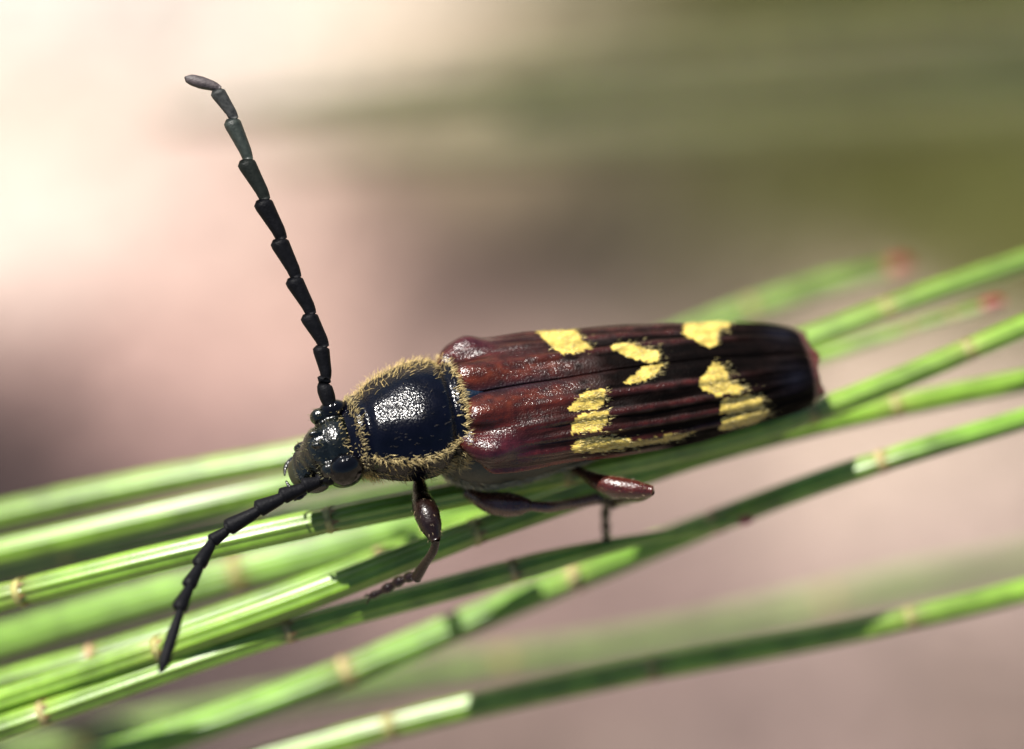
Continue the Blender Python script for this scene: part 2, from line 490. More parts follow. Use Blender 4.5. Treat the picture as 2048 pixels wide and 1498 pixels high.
stem('glossy stem running right under the beetle belly and past its tail corner',
     [(-250, 1258, -.36), (0, 1197, -.25), (173, 1151, -.2), (346, 1108, -.17), (562, 1060, -.15), (700, 1030, -.16), (850, 1000, -.2), (1000, 972, -.25), (1150, 942, -.3), (1300, 915, -.36), (1450, 880, -.42), (1620, 833, -.5), (1780, 768, -.54), (1930, 703, -.58), (2048, 655, -.62), (2300, 548, -.7)], 50,
     (39, 655, 1130, 1620, 1930))
stem('broad pale blurred stem between two glossy stems below the head',
     [(-250, 1362, -1.15), (0, 1287, -1.05), (346, 1184, -.98), (700, 1092, -.95), (970, 1018, -1.0), (1200, 955, -1.1), (1420, 888, -1.2), (1570, 845, -1.25)], 76, (476, 1020),
     green=(.15, .27, .035), taper=([0, .6, 1], [1, 1, .35]))
stem('pale stem lying just above the glossy stem gripped by the front foot',
     [(-250, 1438, -.62), (0, 1364, -.56), (186, 1312, -.52), (376, 1255, -.5), (562, 1192, -.5), (700, 1142, -.52), (880, 1068, -.58), (1010, 1022, -.62)], 44, (186, 760),
     node_col=(.38, .26, .13))
stem('glossy ribbed stem gripped by the front foot, dark in the beetle shadow',
     [(-250, 1490, -.42), (0, 1404, -.34), (173, 1349, -.29), (320, 1299, -.26), (433, 1259, -.24), (684, 1172, -.22), (885, 1082, -.26), (1022, 1038, -.3), (1158, 994, -.38), (1289, 942, -.48), (1426, 895, -.58), (1600, 856, -.66), (1780, 813, -.7), (2048, 764, -.78), (2300, 712, -.85)], 52,
     (320, 950, 1790))
stem('slim stem under the hind foot, ending in a tiny brown bud',
     [(-250, 1540, -.34), (0, 1458, -.30), (86, 1428, -.29), (346, 1336, -.27), (562, 1264, -.27), (795, 1203, -.29), (990, 1152, -.32), (1186, 1098, -.36), (1300, 1074, -.46), (1400, 1056, -.5), (1480, 1042, -.52)], 46,
     (89, 580, 1022), node_col=(.31, .26, .10), taper=([0, .75, .88, 1], [1, 1, .5, .25]), bud=1.5)
HD = -.85
stem('long bright blurred stem next below the hind foot, crossing the slim budded one',
     [(-250, 1665, HD + .1), (100, 1552, HD + .1), (300, 1490, HD + .08), (433, 1442, HD + .06), (600, 1383, HD + .04), (694, 1346, HD + .03), (873, 1270, HD), (1069, 1187, HD), (1147, 1156, HD + .02), (1300, 1094, HD + .10), (1400, 1055, HD + .18), (1500, 1015, HD + .26), (1620, 968, HD + .32), (1760, 921, HD + .35), (2048, 840, HD + .3), (2300, 762, HD + .2)], 62,
     (156, 694, 1147, 1430, 1760), taper=([0, .55, .7, 1], [1, .95, .8, .76]), green=(.13, .25, .025), node_col=(.36, .29, .12))
stem('very blurred pale stem deep below the others, fading toward the lower soil',
     [(-250, 1575, -1.3), (0, 1512, -1.4), (156, 1480, -1.5), (350, 1436, -1.6), (600, 1392, -1.9), (912, 1340, -2.3), (1400, 1268, -2.7), (1776, 1173, -2.9), (2048, 1125, -3.1), (2400, 1050, -3.4)], 66,
     (156, 1000, 1650), green=(.14, .20, .06))
stem('green jointed stem lowest of the bunch, running alone across the brown soil',
     [(150, 1640, -.82), (400, 1556, -.78), (600, 1503, -.75), (780, 1452, -.73), (990, 1402, -.71), (1186, 1361, -.70), (1400, 1318, -.70), (1674, 1270, -.71), (1815, 1238, -.72), (2048, 1183, -.78), (2300, 1118, -.85)], 50,
     (780, 1300, 1815))
stem('short blurred pale stem with a pinkish bud just above the beetle tail',
     [(1100, 760, -1.5), (1300, 700, -1.5), (1420, 652, -1.55), (1560, 600, -1.6), (1700, 560, -1.7), (1775, 540, -1.75)], 62,
     (1500,), taper=([0, .8, 1], [1, .95, .6]), bud=1.0, green=(.17, .25, .06))
stem('brown out of focus twig high above the beetle back, crossing the pale sand',
     [(330, 236, -5.2), (600, 205, -5.2), (1100, 155, -5.3), (1600, 110, -5.4), (2200, 60, -5.5), (2800, 10, -5.6)], 130,
     (), green=(.085, .07, .03), taper=([0, .3, 1], [.35, 1, 1]))
stem('yellowish out of focus stem just below the brown twig above the beetle',
     [(500, 300, -8.5), (800, 280, -8.5), (1100, 262, -8.5), (1500, 240, -8.5), (2048, 200, -8.6), (2800, 140, -8.7)], 150,
     (), green=(.10, .09, .035), taper=([0, .25, 1], [.4, 1, 1]))
stem('dark olive out of focus stem over the mossy ground',
     [(1000, 190, -6.5), (1300, 140, -6.5), (1700, 120, -6.5), (2100, 130, -6.6), (2800, 150, -6.6)], 150,
     (), green=(.04, .05, .016))

# ================================================================== BEETLE
beetle = empty('beetle', B(250, 0, -190))
tag(beetle, 'dark red-brown longhorn beetle with yellow hair bands standing on the green stems', 'beetle')

# ---- elytra -------------------------------------------------------------
EX = [-60, -20, 20, 60, 200, 380, 560, 650, 720, 760]
EW = [118, 132, 143, 146, 141, 134, 117, 103, 90, 84]
EH = [58, 60, 62, 62, 68, 74, 65, 57, 50, 48]
def elytron(u, t, side):
    u = np.asarray(u, float); t = np.asarray(t, float)
    x0 = -14 + 26 * t ** 2 - 30 * np.exp(-((t - .60) / .28) ** 2) + 40 * np.clip(t - .86, 0, 1) ** 1.2
    x1 = 758 - 11 * np.sin(np.pi * np.clip(t / .8, 0, 1)) - 16 * np.clip((t - .82) / .18, 0, 1) ** 1.6 + 6 * np.exp(-(t / .10) ** 2)
    x = x0 + u * (x1 - x0)
    arch = 27 * np.sin(np.pi * np.clip(x / 760, 0, 1) ** 1.1)
    W = spline(EX, EW, x); H = spline(EX, EH, x) + .92 * arch
    a = t * math.pi / 2
    y = W * np.sin(a) ** 0.96
    z = arch - H * (1 - np.cos(a)) ** 0.95
    # humeral bump, hollow inside it, sunken suture at the base
    b = 15 * np.exp(-((x - 34) / 34) ** 2 - ((t - .62) / .15) ** 2)
    b += -9 * np.exp(-((x - 20) / 40) ** 2 - ((t - .40) / .10) ** 2)
    b += 7 * np.exp(-((x - 30) / 60) ** 2 - ((t - .20) / .12) ** 2)
    b += -10 * np.exp(-(t / .10) ** 2) * np.exp(-np.clip(x, 0, None) / 170)
    b += -2.6 * np.exp(-(t / .035) ** 2)
    for tc_, am in ((.22, 5.0), (.41, 6.0), (.58, 5.5), (.76, 4.5)):
        fade = np.clip((x - 70) / 90, 0, 1) * np.clip((735 - x) / 120, 0, 1)
        b += am * fade * np.exp(-((t - tc_ + 0.01*np.sin(x/90)) / .030) ** 2)
    b += 2.5 * np.sin(x / 47 + 5 * t) * np.sin(9 * t + x / 110)
    # turned-down front face, wavy reflexed rim
    fr = np.clip((26 - (x - x0)) / 26, 0, 1)
    b += -34 * (1 - np.sqrt(np.clip(1 - fr ** 2, 0, 1)))
    tl = np.clip((x - 690) / 60, 0, 1)
    b += -14 * tl ** 2
    rimm = np.exp(-((t - 1) / .035) ** 2)
    y = y + rimm * (5 + 4 * np.sin(x / 55)) * np.clip(1 - x / 420, 0.3, 1) + b * np.sin(a)
    z = z + b * np.cos(a) - 3 * rimm
    gap = 1.6 + 2.2 * np.exp(-np.clip(x, 0, None) / 60)
    return x, (y + gap) * side, z

def Zp(l):    # polygon given in the zoom of region (1050,600)-(1750,1060)
    return [(1050 + a / 2.926, 600 + b / 2.926) for a, b in l]
PATCH = {
    1: [Zp([(360, 540), (470, 530), (455, 600), (420, 640), (240, 655), (290, 590)]),
        Zp([(330, 672), (485, 655), (465, 740), (430, 770), (275, 782), (265, 720)]),
        Zp([(300, 812), (420, 797), (600, 815), (640, 825), (560, 862), (430, 885), (265, 880)]),
        Zp([(640, 822), (900, 775), (1010, 757), (910, 800), (600, 858)]),
        Zp([(1100, 368), (1150, 388), (1200, 480), (1275, 518), (1250, 545), (1110, 568), (1025, 520), (1015, 480), (1060, 420)]),
        Zp([(1145, 580), (1300, 548), (1385, 580), (1400, 630), (1200, 662), (1135, 655)]),
        Zp([(1160, 682), (1385, 652), (1435, 660), (1330, 710), (1120, 755)]),
        Zp([(775, 340), (806, 385), (735, 462), (640, 492), (570, 490), (650, 430), (700, 385)])],
    -1: [Zp([(40, 180), (130, 140), (275, 140), (320, 230), (390, 292), (280, 318), (200, 318), (140, 270), (90, 215)]),
         Zp([(495, 285), (545, 258), (660, 272), (772, 308), (790, 352), (750, 368), (680, 362), (600, 340)]),
         Zp([(945, 80), (1215, 80), (1195, 160), (1130, 185), (1112, 272), (1072, 292), (920, 205)])],
}
THIN = PATCH[1][3]
FAINT = Zp([(1160, 682), (1385, 652), (1435, 660), (1330, 710), (1120, 755)])

def ely_colour(x, t, side, wpos):
    px, _ = to_px(wpos)
    n1 = vnoise(np.stack([x / 60, t * 9], -1), 21); n2 = vnoise(np.stack([x / 18, t * 26 + 30], -1), 22)
    red = np.array([.034, .0046, .0022]); dark = np.array([.0032, .0016, .0013]); purp = np.array([.040, .006, .016])
    dk = np.clip((x - 150 + 110 * (n1 - .5) + 70 * np.sin(t * 7)) / 170, 0, 1)[:, None]
    c = red * (1 - dk) + dark * dk
    c = c * (0.35 + 1.0 * n1 * (0.6 + 0.8 * n2))[:, None]
    n3 = vnoise(np.stack([x / 140 + 5, t * 44], -1), 25)
    c = c * (0.30 + 1.15 * n3)[:, None]
    og = (np.exp(-((t - .14) / .12) ** 2) * np.clip((300 - x) / 160, 0, 1) * n2)[:, None]
    c = c * (1 - .6 * og) + .6 * og * np.array([.115, .022, .006])
    # purple-red cast on the outer shoulder
    pm = (np.exp(-((x - 60) / 70) ** 2 - ((t - .68) / .2) ** 2))[:, None]
    c = c * (1 - .6 * pm) + .6 * pm * purp
    # redder ribs
    for tc_ in (.22, .41, .58, .76):
        k_ = (np.exp(-((t - tc_) / .022) ** 2) * np.clip((640 - x) / 200, 0, 1) * (0.3 + n2))[:, None]
        c = c * (1 - .55 * k_) + .55 * k_ * np.array([.055, .008, .004])
    # blackish stripes between the ribs
    for tc_ in (.50, .67):
        k_ = (np.exp(-((t - tc_) / .04) ** 2) * np.clip((x - 60) / 60, 0, 1))[:, None]
        c = c * (1 - .6 * k_) + .6 * k_ * dark
    rim = np.clip((t - .93) / .04, 0, 1)[:, None] * np.clip((420 - x) / 120, 0, 1)[:, None]
    c = c * (1 - rim) + rim * np.array([.10, .013, .008])
    ap = np.clip((x - 728) / 12, 0, 1)[:, None]
    c = c * (1 - ap) + ap * np.array([.085, .022, .018])
    bl = (np.exp(-(t / .05) ** 2) * np.clip((230 - x) / 120, 0, 1))[:, None]
    bl = .7 * bl
    c = c * (1 - bl) + bl * np.array([.003, .003, .008])
    bl = np.exp(-((x - 690) / 40) ** 2 - ((t - .35) / .2) ** 2)[:, None]
    c = c * (1 - .6 * bl) + .6 * bl * np.array([.003, .0035, .008])
    jit = 7 * np.stack([vnoise(np.stack([x / 7, t * 70], -1), 23) - .5, vnoise(np.stack([x / 7 + 40, t * 70], -1), 24) - .5], -1)
    for pl in PATCH[side]:
        k_ = inpoly(px + jit, pl)
        c[k_] = np.array([.50, .37, .08]) * (.6 if pl == THIN else 1) * (0.75 + .5 * n2[k_])[:, None]
    return c

def surf(fn, u, t, *a):
    """points and outward normals of a parametric surface, in world space"""
    p = B(*fn(u, t, *a)); e = 1e-3
    du = B(*fn(np.clip(u + e, 0, 1), t, *a)) - B(*fn(np.clip(u - e, 0, 1), t, *a))
    dt = B(*fn(u, np.clip(t + e, 0, 1), *a)) - B(*fn(u, np.clip(t - e, 0, 1), *a))
    n_ = np.cross(du, dt); n_ /= np.linalg.norm(n_, axis=1)[:, None] + 1e-12
    return p, n_, du / (np.linalg.norm(du, axis=1)[:, None] + 1e-12)

NU, NT = 250, 84
for side in (1, -1):
    uu, tt_ = np.meshgrid(np.linspace(0, 1, NU) ** 1.0, np.linspace(0, 1, NT), indexing='ij')
    uu, tt_ = uu.ravel(), tt_.ravel()
    x, y, z = elytron(uu, tt_, side)
    wp = B(x, y, z)
    f = grid_faces(NU, NT)
    if side < 0:
        f = [q[::-1] for q in f]
    el = mesh_obj('elytron', wp, f, M['elytra'], col=ely_colour(x, tt_, side, wp)); under(el, beetle)
    so = el.modifiers.new('thickness', 'SOLIDIFY'); so.thickness = 0.006; so.offset = -1
    tag(el, ('left' if side > 0 else 'right') + ' wing case, reddish brown at the shoulder, blackish behind, with yellow bands')
    # yellow hair bands
    n = 60000
    us, ts = rng.random(n), rng.random(n)
    p, nn, du = surf(elytron, us, ts, side)
    nn *= np.sign((nn * NZ).sum(1) + 1e-9)[:, None] if False else 1
    # make sure normals point out (away from the body axis)
    axis = ORG + S * (local(p)[:, :1] * AX + (-70) * NZ)
    nn *= np.sign((nn * (p - axis)).sum(1))[:, None]
    px, _ = to_px(p)
    jit = rng.normal(0, 1, px.shape) * np.where(rng.random((len(px), 1)) < .3, 8.0, 2.5)
    for pl in PATCH[side]:
        k_ = np.where(inpoly(px + jit, pl))[0][:2600]
        if pl == THIN:
            k_ = k_[::2]
        m = len(k_)
        if m < 5:
            continue
        outw = nn[k_] * rng.uniform(.10, .30, (m, 1)) + du[k_] * rng.uniform(.8, 1.0, (m, 1)) + rng.normal(0, .12, (m, 3))
        fa = 0.85 if pl in (FAINT, THIN) else 1.0
        cc = (np.array([.86, .69, .25]) * rng.uniform(.5, 1.12, (m, 1)) + np.array([.05, .07, .08]) * rng.random((m, 1))) * fa
        v, f, c = hairs(p[k_], outw, rng.uniform(9, 26, m) * S, 0.75 * S, droop=-nn[k_] * 0.12, col=cc)
        o = mesh_obj('hair_band', v, f, M['hair'], col=c); o['kind'] = 'stuff'
        o.parent = el; o.matrix_parent_inverse = el.matrix_parent_inverse.inverted() @ el.matrix_parent_inverse
        under(o, beetle); o.parent = el; o.matrix_parent_inverse.identity()
    # short brownish down all over
    lx = local(p)[:, 0]
    k_ = np.where(~np.any([inpoly(px, pl) for pl in PATCH[side]], axis=0) & (us > .02))[0][:11000]
    m = len(k_)
    outw = nn[k_] * rng.uniform(.15, .45, (m, 1)) + du[k_] + rng.normal(0, .2, (m, 3))
    fr = np.clip((lx[k_] - 150) / 220, 0, 1)[:, None]
    cc = (np.array([.075, .020, .007]) * (1 - fr) + np.array([.007, .004, .003]) * fr) * rng.uniform(.5, 1.4, (m, 1))
    v, f, c = hairs(p[k_], outw, rng.uniform(6, 13, m) * S, 0.55 * S, droop=-nn[k_] * 0.3, col=cc)
    o = mesh_obj('down', v, f, M['down'], col=c); o['kind'] = 'stuff'
    o.parent = el; o.matrix_parent_inverse.identity()

# ---- pronotum -----------------------------------------------------------
PX = [-246, -225, -180, -125, -75, -40, -12, 10]
PC = np.array([[14, -104], [14, -103], [10, -98], [6, -92], [3, -84], [1, -78], [0, -76], [0, -76]], float)
PR = np.array([[60, 50], [76, 64], [98, 82], [116, 94], [120, 95], [112, 88], [104, 80], [70, 55]], float)
def pron(u, t):
    u = np.asarray(u, float)
    x = -246 + u * 256
    c = spline(PX, PC, x); r = spline(PX, PR, x)
    a = t * 2 * math.pi
    # squarer dome: flatter disc, side ridge (where the hair line runs)
    ca, sa = np.cos(a), np.sin(a)
    y = c[..., 0] + r[..., 0] * ca
    k = 1 + 0.05 * np.exp(-((np.abs(ca) - .90) / .10) ** 2) * (sa > -.3) - 0.03 * np.exp(-((np.abs(ca) - .99) / .03) ** 2)
    k = k + 0.035 * np.exp(-((x + 100) / 45) ** 2) * np.exp(-((np.abs(ca) - .45) / .2) ** 2) * (sa > 0)
    col = 0.05 * (np.exp(-((x + 18) / 9) ** 2) + np.exp(-((x + 226) / 10) ** 2)) - 0.06 * (np.exp(-((x + 36) / 9) ** 2) + np.exp(-((x + 205) / 9) ** 2))
    k = k + col
    return x, c[..., 0] + (y - c[..., 0]) * k, c[..., 1] + r[..., 1] * sa * k
nu, nv = 90, 110
uu, tt_ = np.meshgrid(np.linspace(0, 1, nu), np.linspace(0, 1, nv, endpoint=False), indexing='ij')
v = B(*pron(uu.ravel(), tt_.ravel()))
pn = mesh_obj('pronotum', v, grid_faces(nu, nv, True), M['pronotum']); under(pn, beetle)
tag(pn, 'shiny blue-black thorax shield edged with golden hairs')

def hair_part(name, p, d, length, rad, droop, col, parent, label=None):
    v, f, c = hairs(p, d, length, rad, droop=droop, col=col)
    o = mesh_obj(name, v, f, M['hair'], col=c); o.parent = parent; o.matrix_parent_inverse.identity(); o['kind'] = 'stuff'
    if label:
        tag(o, label)
    return o

GOLD = np.array([.66, .45, .14]); PALE = np.array([.74, .57, .25])
def pron_sample(n, xm, xs, tm, ts):
    x = rng.normal(xm, xs, n); t = (rng.normal(tm, ts, n)) % 1.0
    u = np.clip((x + 246) / 256, 0.01, 0.99)
    p, n_, du = surf(pron, u, np.clip(t, .002, .998))
    cx = local(p)[:, 0]
    cen = B(cx, spline(PX, PC, cx)[:, 0], spline(PX, PC, cx)[:, 1])
    n_ *= np.sign((n_ * (p - cen)).sum(1))[:, None]
    return p, n_, du
def fringe(n, xm, xs, tm, ts, lean, L, colour, name='hair_fringe', rad=0.8, unif=None):
    p, n_, du = pron_sample(n, xm, xs, tm, ts)
    d = n_ * rng.uniform(.35, .8, (n, 1)) + lean * du + rng.normal(0, .25, (n, 3))
    cc = colour * rng.uniform(.45, 1.15, (n, 1))
    hair_part(name, p, d, rng.uniform(*L, n) * S, rad * S, -n_ * .45, cc, pn)
# t = angle/2pi: 0 = left side, .25 = top, .5 = right side
p_all = np.r_[0]
def ring_fringe(xm, xs, t0, t1, n, lean, L, colour, rad=.8):
    x = rng.normal(xm, xs, n); t = rng.uniform(t0, t1, n)
    tt = np.clip(t % 1.0, .002, .998)
    u = np.clip((x + 246) / 256, .01, .99)
    p, n_, du = surf(pron, u, tt)
    cx = local(p)[:, 0]; sc_ = spline(PX, PC, cx)
    cen = B(cx, sc_[:, 0], sc_[:, 1])
    n_ *= np.sign((n_ * (p - cen)).sum(1))[:, None]
    d = n_ * rng.uniform(.3, .75, (n, 1)) + lean * du * rng.uniform(.5, 1.1, (n, 1)) + rng.normal(0, .22, (n, 3))
    hair_part('hair_fringe', p, d, rng.uniform(*L, n) * S, rad * S, -n_ * .4, colour * rng.uniform(.4, 1.15, (n, 1)), pn)
ring_fringe(-16, 6, -.12, .62, 800, .8, (10, 30), PALE, rad=.5)              # rear collar
ring_fringe(-226, 5, -.15, .60, 420, .6, (8, 16), PALE * .7, rad=.6)          # front collar
# side line: slants from the lower front corner up to the hind collar
def side_line(sign, n, spread, L, colour, lo=.0, rad=.85):
    x = rng.uniform(-215, -15, n)
    q = (x + 215) / 200
    t = .086 - .012 * np.sin(q * 3.1) + .02 * q ** 3 + lo + rng.normal(0, spread, n)
    if sign < 0:
        t = .5 - t
    u = (x + 246) / 256
    p, n_, du = surf(pron, u, np.clip(t % 1.0, .002, .998))
    cx = local(p)[:, 0]; sc_ = spline(PX, PC, cx)
    cen = B(cx, sc_[:, 0], sc_[:, 1])
    n_ *= np.sign((n_ * (p - cen)).sum(1))[:, None]
    d = n_ * rng.uniform(.3, .7, (n, 1)) + du * rng.uniform(.2, .7, (n, 1)) - .5 * NZ * rng.random((n, 1)) + rng.normal(0, .25, (n, 3))
    hair_part('hair_fringe', p, d, rng.uniform(*L, n) * S, rad * S, -n_ * .4, colour * rng.uniform(.4, 1.15, (n, 1)), pn)
side_line(1, 330, .007, (9, 25), PALE * .95, rad=.45)
side_line(-1, 900, .05, (14, 30), (GOLD + PALE) * .5, rad=.45, lo=-.03)
side_line(1, 110, .05, (12, 22), GOLD * .7, lo=-.09, rad=.55)
ring_fringe(-120, 70, -.32, -.17, 420, .3, (16, 36), PALE * .5, rad=.45)      # beard under the thorax
ring_fringe(-40, 12, -.20, .03, 260, .5, (14, 30), PALE * .8, rad=.55)
ring_fringe(-205, 12, -.16, .0, 160, .4, (14, 28), GOLD, rad=.6)
# sparse hairs on the disc
ring_fringe(-120, 60, .06, .48, 150, .8, (6, 12), np.array([.05, .04, .025]), rad=.4)

# ---- scutellum ----------------------------------------------------------
v = []; f = []
N_ = 16
for i in range(N_):
    q = i / (N_ - 1)
    hw = 17 * (1 - q) ** .7
    for j in range(9):
        s_ = j / 4 - 1
        v.append(B(-16 + 52 * q, hw * s_, -3 + 4 * (1 - s_ * s_) - 5 * q))
f = grid_faces(N_, 9)
o = mesh_obj('scutellum', np.array(v), f, M['scutellum']); under(o, beetle)
tag(o, 'small bluish triangular plate between the wing cases')

# ---- underside: one lofted trunk behind the pronotum ---------------------
TX = [-70, -30, 30, 120, 220, 330, 450, 560, 650, 720]
TC = np.array([[0, -120], [0, -140], [0, -150], [0, -148], [0, -132], [0, -112], [0, -102], [0, -84], [0, -68], [0, -56]], float)
TR = np.array([[60, 50], [104, 78], [128, 92], [130, 88], [118, 70], [108, 54], [98, 46], [84, 36], [66, 26], [30, 10]], float)
def trunk(u, t):
    x = -70 + np.asarray(u, float) * 790
    c = spline(TX, TC, x); r = spline(TX, TR, x); a = t * 2 * math.pi
    seg = 1 + 0.02 * np.sin(x / 17) * (x > 250)
    return x, c[..., 0] + r[..., 0] * np.cos(a) * seg, c[..., 1] + r[..., 1] * np.sin(a) * seg
uu, tt_ = np.meshgrid(np.linspace(0, 1, 120), np.linspace(0, 1, 60, endpoint=False), indexing='ij')
tr = mesh_obj('abdomen', B(*trunk(uu.ravel(), tt_.ravel())), grid_faces(120, 60, True), M['belly']); under(tr, beetle)
tag(tr, 'dull grey-green hairy belly below the wing cases')
n = 4200
us, ts = rng.uniform(.02, .75, n), rng.uniform(.55, 1.0, n)
p, n_, du = surf(trunk, us, ts)
cx = local(p)[:, 0]; sc_ = spline(TX, TC, cx); cen = B(cx, sc_[:, 0], sc_[:, 1])
n_ *= np.sign((n_ * (p - cen)).sum(1))[:, None]
hair_part('belly_hair', p, n_ * rng.uniform(.2, .6, (n, 1)) + du + rng.normal(0, .25, (n, 3)), rng.uniform(12, 26, n) * S, .75 * S, -n_ * .3,
          np.array([.40, .37, .24]) * rng.uniform(.5, 1.2, (n, 1)), tr)

# ---- head ---------------------------------------------------------------
def ellipsoid(cx, rx, n=20, m=28):
    c = np.array(cx, float); r = np.array(rx, float)
    v = []; f = []
    th = np.linspace(0.02, math.pi - .02, n); ph_ = np.linspace(0, 2*math.pi, m, endpoint=False)
    for a in th:
        for b in ph_:
            v.append(c + r * np.array([math.sin(a)*math.cos(b), math.sin(a)*math.sin(b), math.cos(a)]))
    f = [q[::-1] for q in grid_faces(n, m, True)]
    f.append(tuple(range(m))[::-1][::-1]); f.append(tuple((n-1)*m + j for j in range(m))[::-1])
    return np.array(v), f

def blob(name, parts, mat, voxel, smooth=8):
    v = []; f = []
    for c, r in parts:
        a, b = ellipsoid(c, r)
        k0 = sum(len(q) for q in v)
        f += [tuple(i + k0 for i in q) for q in b]
        v.append(a)
    v = np.vstack(v)
    o = mesh_obj(name, B(v[:, 0], v[:, 1], v[:, 2]), f, mat)
    md = o.modifiers.new('merge', 'REMESH'); md.mode = 'VOXEL'; md.voxel_size = voxel * S; md.use_smooth_shade = True
    sm = o.modifiers.new('soften', 'SMOOTH'); sm.iterations = smooth; sm.factor = 0.5
    dg = bpy.context.evaluated_depsgraph_get()
    me = bpy.data.meshes.new_from_object(o.evaluated_get(dg))
    o.modifiers.clear(); o.data = me
    if not me.materials:
        me.materials.append(mat)
    return o

head = blob('head', [
    ((-236, 15, -106), (42, 54, 48)),
    ((-262, 22, -104), (46, 58, 50)),
    ((-286, 27, -112), (44, 50, 44)),
    ((-300, 33, -130), (36, 44, 40)),
    ((-314, 39, -150), (30, 42, 32)),
    ((-286, -32, -84), (20, 17, 20)),       # antennal tubercles
    ((-286, 82, -104), (22, 18, 22)),
    ((-308, 84, -160), (28, 12, 18)),       # cheeks
    ((-308, -4, -152), (28, 12, 18)),
    ((-334, 42, -148), (12, 38, 10)),       # face plate
    ((-296, 38, -74), (26, 7, 9)), ((-296, 12, -74), (26, 7, 9)),
    ((-256, 76, -112), (34, 24, 40)), ((-256, -30, -92), (30, 22, 32)),
], M['head'], 2.4, 3)
under(head, beetle)
tag(head, 'glossy black head with bulging eyes, bent down')

def part_under(o, parent):
    o.parent = parent; o.matrix_parent_inverse.identity()

for (c, r) in (((-256, 86, -106), (40, 29, 46)), ((-256, -38, -84), (32, 24, 32))):
    v, f = ellipsoid(c, r, 24, 32)
    o = mesh_obj('eye', B(v[:, 0], v[:, 1], v[:, 2]), f, M['eye']); part_under(o, head)
# mouth: upper lip, jaws, feelers
o = blob('lip', [((-340, 42, -170), (14, 30, 14)), ((-335, 42, -160), (14, 32, 10))], M['mouth'], 2.2, 3); part_under(o, head)
for sgn in (1, -1):
    pts = np.array([(-320, 40 + 32*sgn, -172), (-338, 40 + 35*sgn, -182), (-351, 40 + 25*sgn, -188), (-357, 40 + 6*sgn, -190)], float)
    q, _ = resample(B(*pts.T), 14)
    v, f = tube(q, np.linspace(11, 2, 14) * S, 14, flat=.7)
    o = mesh_obj('mandible', v, f, M['head']); part_under(o, head)
    pts = np.array([(-318, 40 + 34*sgn, -184), (-332, 40 + 42*sgn, -198), (-345, 40 + 40*sgn, -206)], float)
    q, _ = resample(B(*pts.T), 14)
    v, f = tube(q, np.interp(np.linspace(0, 1, 14), [0, .35, .4, .75, .8, 1], [4, 5, 3.5, 5.5, 4, 5.5]) * S, 10)
    o = mesh_obj('palp', v, f, M['leg']); part_under(o, head)
# head hairs
hv = np.array([q.co for q in head.data.vertices]); hn = np.array([q.normal for q in head.data.vertices])
lp = local(hv)
k_ = np.where((lp[:, 2] > -170))[0]
k_ = rng.choice(k_, 320)
fwd = -AX
hair_part('head_hair', hv[k_], hn[k_] * .6 + fwd * .5 + rng.normal(0, .3, (len(k_), 3)), rng.uniform(5, 12, len(k_)) * S, .5 * S, -hn[k_] * .3,
          np.array([.20, .18, .08]) * rng.uniform(.3, 1.2, (len(k_), 1)), head)
k_ = np.where((lp[:, 0] > -262) & (lp[:, 2] > -190))[0]
k_ = rng.choice(k_, 500)
hair_part('head_hair', hv[k_], hn[k_] * .5 + AX * .8 + rng.normal(0, .3, (len(k_), 3)), rng.uniform(6, 14, len(k_)) * S, .6 * S, -hn[k_] * .3,
          PALE * rng.uniform(.3, 1.1, (len(k_), 1)), head)

# ---- antennae -----------------------------------------------------------
def antenna(label, joints, widths, mats, serr):
    J = np.array([P(*q) for q in joints])
    root = empty('antenna', J[0]); under(root, beetle)
    tag(root, label)
    for i in range(len(J) - 1):
        a, b = J[i], J[i + 1]
        w0 = widths[i] * S / 2
        q = np.linspace(-0.04, 1.0, 14)
        pts = a + q[:, None] * (b - a)
        if i == len(J) - 2:
            prof = np.interp(q, [-.04, .1, .5, .8, .93, 1], [.45, .7, .95, .85, .55, .12])
        elif i == 0:
            prof = np.interp(q, [-.04, .15, .5, .8, 1], [.62, .78, .98, 1.0, .72])
        else:
            prof = np.interp(q, [-.04, .06, .5, .85, .96, 1], [.56, .66, .84, 1.0, .97, .64])
        # distal corner swings out to one side: saw-toothed outline
        sd = np.cross(b - a, F); sd /= np.linalg.norm(sd)
        pts = pts + (serr * w0 * 0.38 * np.interp(q, [0, .2, .92, 1], [0, 0, 1, .8]))[:, None] * sd
        v, f = tube(pts, prof * w0, 16, flat=.92)
        o = mesh_obj('antenna_segment', v, f, mats[i])
        under(o, root)
        o.matrix_parent_inverse.translation = -Vector(root.location)
        if i in (0,):
            pass
    return root

def d_of(x, y, z):
    return float(B(x, y, z) @ F)
da = d_of(-288, -34, -78)
JU = [(662, 822), (653, 766), (648, 692), (622, 626), (592, 553), (563, 476), (530, 397), (496, 317), (468, 236), (438, 177), (371, 150)]
JU = [(x, y, da + (0.0 - da) * min(1, i / 3)) for i, (x, y) in enumerate(JU)]
